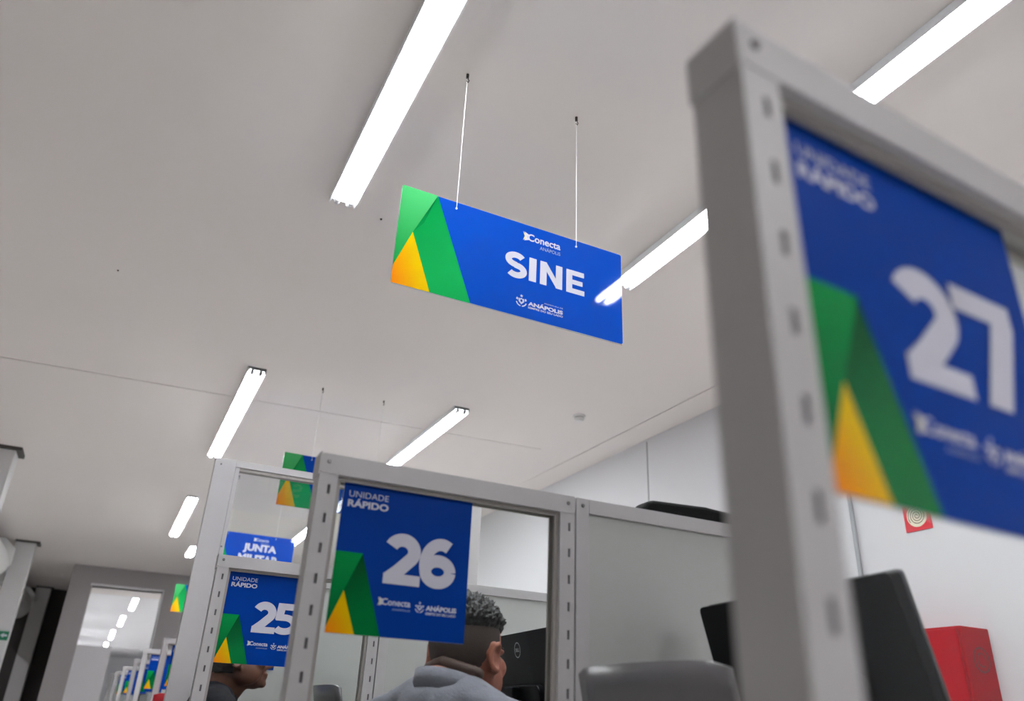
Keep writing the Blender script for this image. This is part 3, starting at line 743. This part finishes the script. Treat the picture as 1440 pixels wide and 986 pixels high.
def seated(name, loc, rz, label, skin, shirt_m, trouser_m, shoe_m, crown, seat_top=.46, lean=.06, yaw=0, pitch=0, neck_r=.058, nape=False, heavy=1.0, sh_drop=0.0, hs=1.0, nbz=None):
    """faces +y; origin on the floor under the hips"""
    r = empty(name, loc, rz); tag(r, label, 'person')
    hc = Vector((0, lean + .055, crown - .118 * hs)); Rm = Matrix.Rotation(yaw, 3, 'Z') @ Matrix.Rotation(pitch, 3, 'X')
    zs = crown - .245 - sh_drop                       # shoulder joints
    pel = Vector((0, -.02, seat_top + .10)); ch = Vector((0, lean * .55 - .01, zs - .10)); nb = Vector((0, lean * .85 - .012, nbz if nbz else zs + .045))
    sh = {s: Vector((s * .182 * heavy, lean * .7, zs)) for s in (-1, 1)}
    el = {s: Vector((s * .235 * heavy, lean + .05, zs - .27)) for s in (-1, 1)}
    wr = {s: Vector((s * .13, .32, seat_top + .165)) for s in (-1, 1)}
    kn = {s: Vector((s * .11, .43, seat_top + .05)) for s in (-1, 1)}
    an = {s: Vector((s * .12, .40, .085)) for s in (-1, 1)}
    b = B()
    head_shapes(b, hc, Rm, 1.06 if heavy > 1 else 1.0, hs)
    b.taper(nb + Vector((0, -.012, -.03)), hc + Rm @ Vector((0, -.030, -.045)), neck_r * 1.08, neck_r)
    b.taper(nb + Vector((0, .02, -.02)), hc + Rm @ Vector((0, .0, -.06)), neck_r * .9, neck_r * .85)
    stub = B()
    if nape:
        for k, (zz, rr) in enumerate(((-.036, .017), (-.061, .0165), (-.088, .016))):
            pts = [hc + Rm @ Vector((.070 * math.sin(t), -.030 - .072 * math.cos(t), zz - .018 * abs(math.sin(t)))) * hs for t in [(-1 + 2 * q / 8) * 1.15 for q in range(9)]]
            for q in range(8): (stub if k < 2 else b).taper(pts[q], pts[q + 1], rr, rr, 8)
    b.ball(ch, .15 * heavy, .10, .19, None, 24, 14); b.ball(pel, .16, .11, .12, None, 20, 12); b.taper(pel, ch, .13, .13)
    for s in (-1, 1):
        b.taper(nb + Vector((s * .03, 0, -.045)), sh[s], .042, .05)
        b.taper(sh[s], el[s], .052, .042); b.taper(el[s], wr[s], .041, .028)
        hand(b, wr[s], (kn[s] - wr[s]) * Vector((.2, 1, .3)), (0, .15, 1), s)
        b.taper(pel + Vector((s * .08, 0, -.02)), kn[s], .085, .062); b.taper(kn[s], an[s], .058, .038)
        b.taper(an[s] + Vector((0, -.02, -.035)), an[s] + Vector((0, .14, -.05)), .036, .03)
    link('body', remesh(b, 'body', .0052, 3), skin, r)
    if nape: link('nape_stubble', remesh(stub, 'nape_stubble', .004, 2), mat('nape_stubble_skin', (76, 55, 46), .6, var=.12, scale=80, bump=.1, bscale=300), r)
    else: stub.bm.free()
    # shirt
    b = B(); g = .012
    b.ball(ch, .15 * heavy + g, .10 + g, .19 + g, None, 24, 14); b.taper(pel + Vector((0, 0, -.02)), ch, .15, .142); b.ball(pel, .165, .12, .11, None, 20, 12)
    b.ball(Vector((0, lean * .6 - .045, zs - .07)), .13 * heavy, .07, .12, None, 20, 12)
    for s in (-1, 1):
        b.taper(nb + Vector((s * .022, -.008, -.034)), sh[s], .062, .064 * heavy); b.taper(sh[s], sh[s].lerp(el[s], .78), .066 * heavy, .062)
    b.ball(nb + Vector((0, -.038, -.066)), .105, .068, .066, None, 24, 14)
    def wr_(co):
        n = noise.noise(co * 14) * .010 + noise.noise(co * 34 + Vector((3, 1, 7))) * .0025
        return co + Vector((0, -1 if co.y < ch.y else 1, .3)) * n
    sm = remesh(b, 'shirt', .008, 5, wr_)
    so = link('shirt', sm, shirt_m, r)
    # collar band around the neck
    b = B(); N = 28; ring = []
    ax = (hc + Rm @ Vector((0, -.02, -.06)) - nb).normalized()
    cen = nb + Vector((0, .002, -.002)) 
    for k in range(N):
        t = 2 * PI * k / N; rad = Vector((math.cos(t) * (neck_r + .017), math.sin(t) * (neck_r + .020), 0)); zf = -.020 * math.sin(t)
        ring.append((cen + rad * 1.0 + Vector((0, -.006, zf - .040)), cen + rad * .97 + Vector((0, 0, zf + .006)), cen + rad * .91 + Vector((0, 0, zf + .004)), cen + rad * .98 + Vector((0, 0, zf - .036))))
    V = [[b.bm.verts.new(p) for p in q] for q in ring]
    for k in range(N):
        a, c = V[k], V[(k + 1) % N]
        for j in range(4): b.bm.faces.new((a[j], c[j], c[(j + 1) % 4], a[(j + 1) % 4]))
    b.obj('collar', shirt_m, so, smooth=True)
    # trousers, shoes
    b = B(); b.ball(pel + Vector((0, 0, -.03)), .17, .125, .10, None, 20, 12)
    for s in (-1, 1): b.taper(pel + Vector((s * .08, 0, -.02)), kn[s], .095, .073); b.taper(kn[s], an[s] + Vector((0, 0, .03)), .070, .055)
    link('trousers', remesh(b, 'trousers', .009, 4), trouser_m, r)
    for s in (-1, 1):
        b = B(); b.ball(an[s] + Vector((0, -.01, -.035)), .043, .055, .048); b.taper(an[s] + Vector((0, .02, -.042)), an[s] + Vector((0, .15, -.048)), .042, .036)
        link('shoe', remesh(b, 'shoe', .007, 3), shoe_m, r)
    # eyes
    for s in (-1, 1):
        p = hc + Rm @ Vector((s * .031, .079, .002)) * hs; B().ball(p, .0125, .0125, .0125).obj('eye', mat('eye_white', (225, 220, 214), .2, var=.01), r, smooth=True)
        p2 = hc + Rm @ Vector((s * .031, .0885, .002)) * hs; B().ball(p2, .006, .004, .006).obj('iris', mat('eye_dark', (40, 26, 18), .2, var=.01), r, smooth=True)
        b = B(); b.taper(hc + Rm @ (Vector((s * .014, .096, .020)) * hs), hc + Rm @ (Vector((s * .046, .086, .024)) * hs), .004, .003); b.obj('eyebrow', mat('hair_black', (20, 18, 17), .6, var=.2, scale=60), r, smooth=True)
    return r, hc, Rm
def scalp(r, hc, Rm, name, m, cut, grow, amp, freq, sub=5, hs=1.0):
    """hair shell over the skull; cut(p) in head space says where hair grows"""
    bm = bmesh.new(); bmesh.ops.create_icosphere(bm, subdivisions=sub, radius=1)
    kill = []
    for v in bm.verts:
        d = v.co.normalized(); p = Vector((d.x * .077, -.012 + d.y * .100, .022 + d.z * .096))
        k = cut(d)
        if k <= 0: kill.append(v); continue
        e = min(1, k * 6)
        nz = noise.noise(d * freq) * .6 + noise.noise(d * freq * 2.1 + Vector((5, 2, 8))) * .4
        gr = grow(d) * e + amp * max(-.4, nz) * e
        v.co = hc + Rm @ ((p + d * (gr + .0012)) * hs)
    bmesh.ops.delete(bm, geom=kill, context='VERTS')
    me = bpy.data.meshes.new(name); bm.to_mesh(me); bm.free()
    for p in me.polygons: p.use_smooth = True
    return link(name, me, m, r)
M_skin1 = mat('skin_warm_brown', (168, 104, 82), .5, var=.06, scale=20, bump=.05, bscale=120)
M_skin2 = mat('skin_dark_brown', (104, 66, 50), .5, var=.06, scale=20, bump=.05, bscale=120)
M_shirt1 = mat('shirt_grey_cloth', (122, 124, 134), .85, var=.08, scale=14, bump=.2, bscale=160)
M_shirt2 = mat('jacket_navy_cloth', (13, 16, 28), .75, var=.08, scale=14, bump=.2, bscale=120)
M_jeans = mat('trousers_dark', (44, 48, 62), .85, var=.08, bump=.15, bscale=160)
M_shoe = mat('shoe_black', (24, 24, 26), .45, var=.05)
M_curl = mat('hair_curly_grey_black', (22, 21, 22), .5, var=.5, scale=90, bump=.4, bscale=140)
M_fade = mat('hair_short_fade', (60, 47, 42), .75, var=.15, scale=90, bump=.15, bscale=300)
# man in grey: head centre near (.835, 1.95)
az = math.radians(59)                       # facing, measured from +y towards +x
fx_, fy_ = math.sin(az), math.cos(az)
ln = .07
r1, hc1, R1 = seated('person', (.838 - fx_ * (ln + .055), 1.96 - fy_ * (ln + .055), 0), -az, 'seated man in a grey shirt with short curly hair, seen from behind', M_skin1, M_shirt1, M_jeans, M_shoe, C + .283, lean=ln, yaw=math.radians(6), pitch=math.radians(-4), neck_r=.066, nape=True, heavy=1.06, sh_drop=.062, hs=1.1, nbz=C + .088)
def cut_top(d): return min(d.z - .30 + .10 * max(0, -d.y), .75 - d.y + .5 * d.z)
def cut_side(d): return min(min(.62 - d.y * 1.6 - .2 * abs(d.x), d.z + .62 if d.y < -.25 else d.z + .30 - .6 * d.y), 1)
scalp(r1, hc1, R1, 'hair_fade', M_fade, cut_side, lambda d: .0015, .0004, 20, 5, 1.1)
scalp(r1, hc1, R1, 'curly_hair', M_curl, cut_top, lambda d: .013, .022, 15, 6, 1.1)
chair((.80, 2.02, 0), 0, 'chair of the man in grey, hidden below his shoulders', M_chairgrey, M_chairdark, .86)
# person in navy: profile to the right behind sign 25
az2 = math.radians(97)
fx_, fy_ = math.sin(az2), math.cos(az2)
r2, hc2, R2 = seated('person', (.489 - fx_ * (.055 + .03), 3.33 - fy_ * .085, 0), -az2, 'person in navy with dark hair in profile under sign 25', M_skin2, M_shirt2, M_jeans, M_shoe, C + .300, lean=.03, pitch=math.radians(2), neck_r=.062, sh_drop=.05, nbz=C + .06)
scalp(r2, hc2, R2, 'hair', mat('hair_black', (20, 18, 17), .6, var=.2, scale=60), lambda d: min(.45 - d.y + .5 * max(0, d.z - .3), d.z + .85 if d.y < -.1 else d.z + .05 - d.y * .3), lambda d: .024 if d.y < 0 else .014, .007, 12, 5)
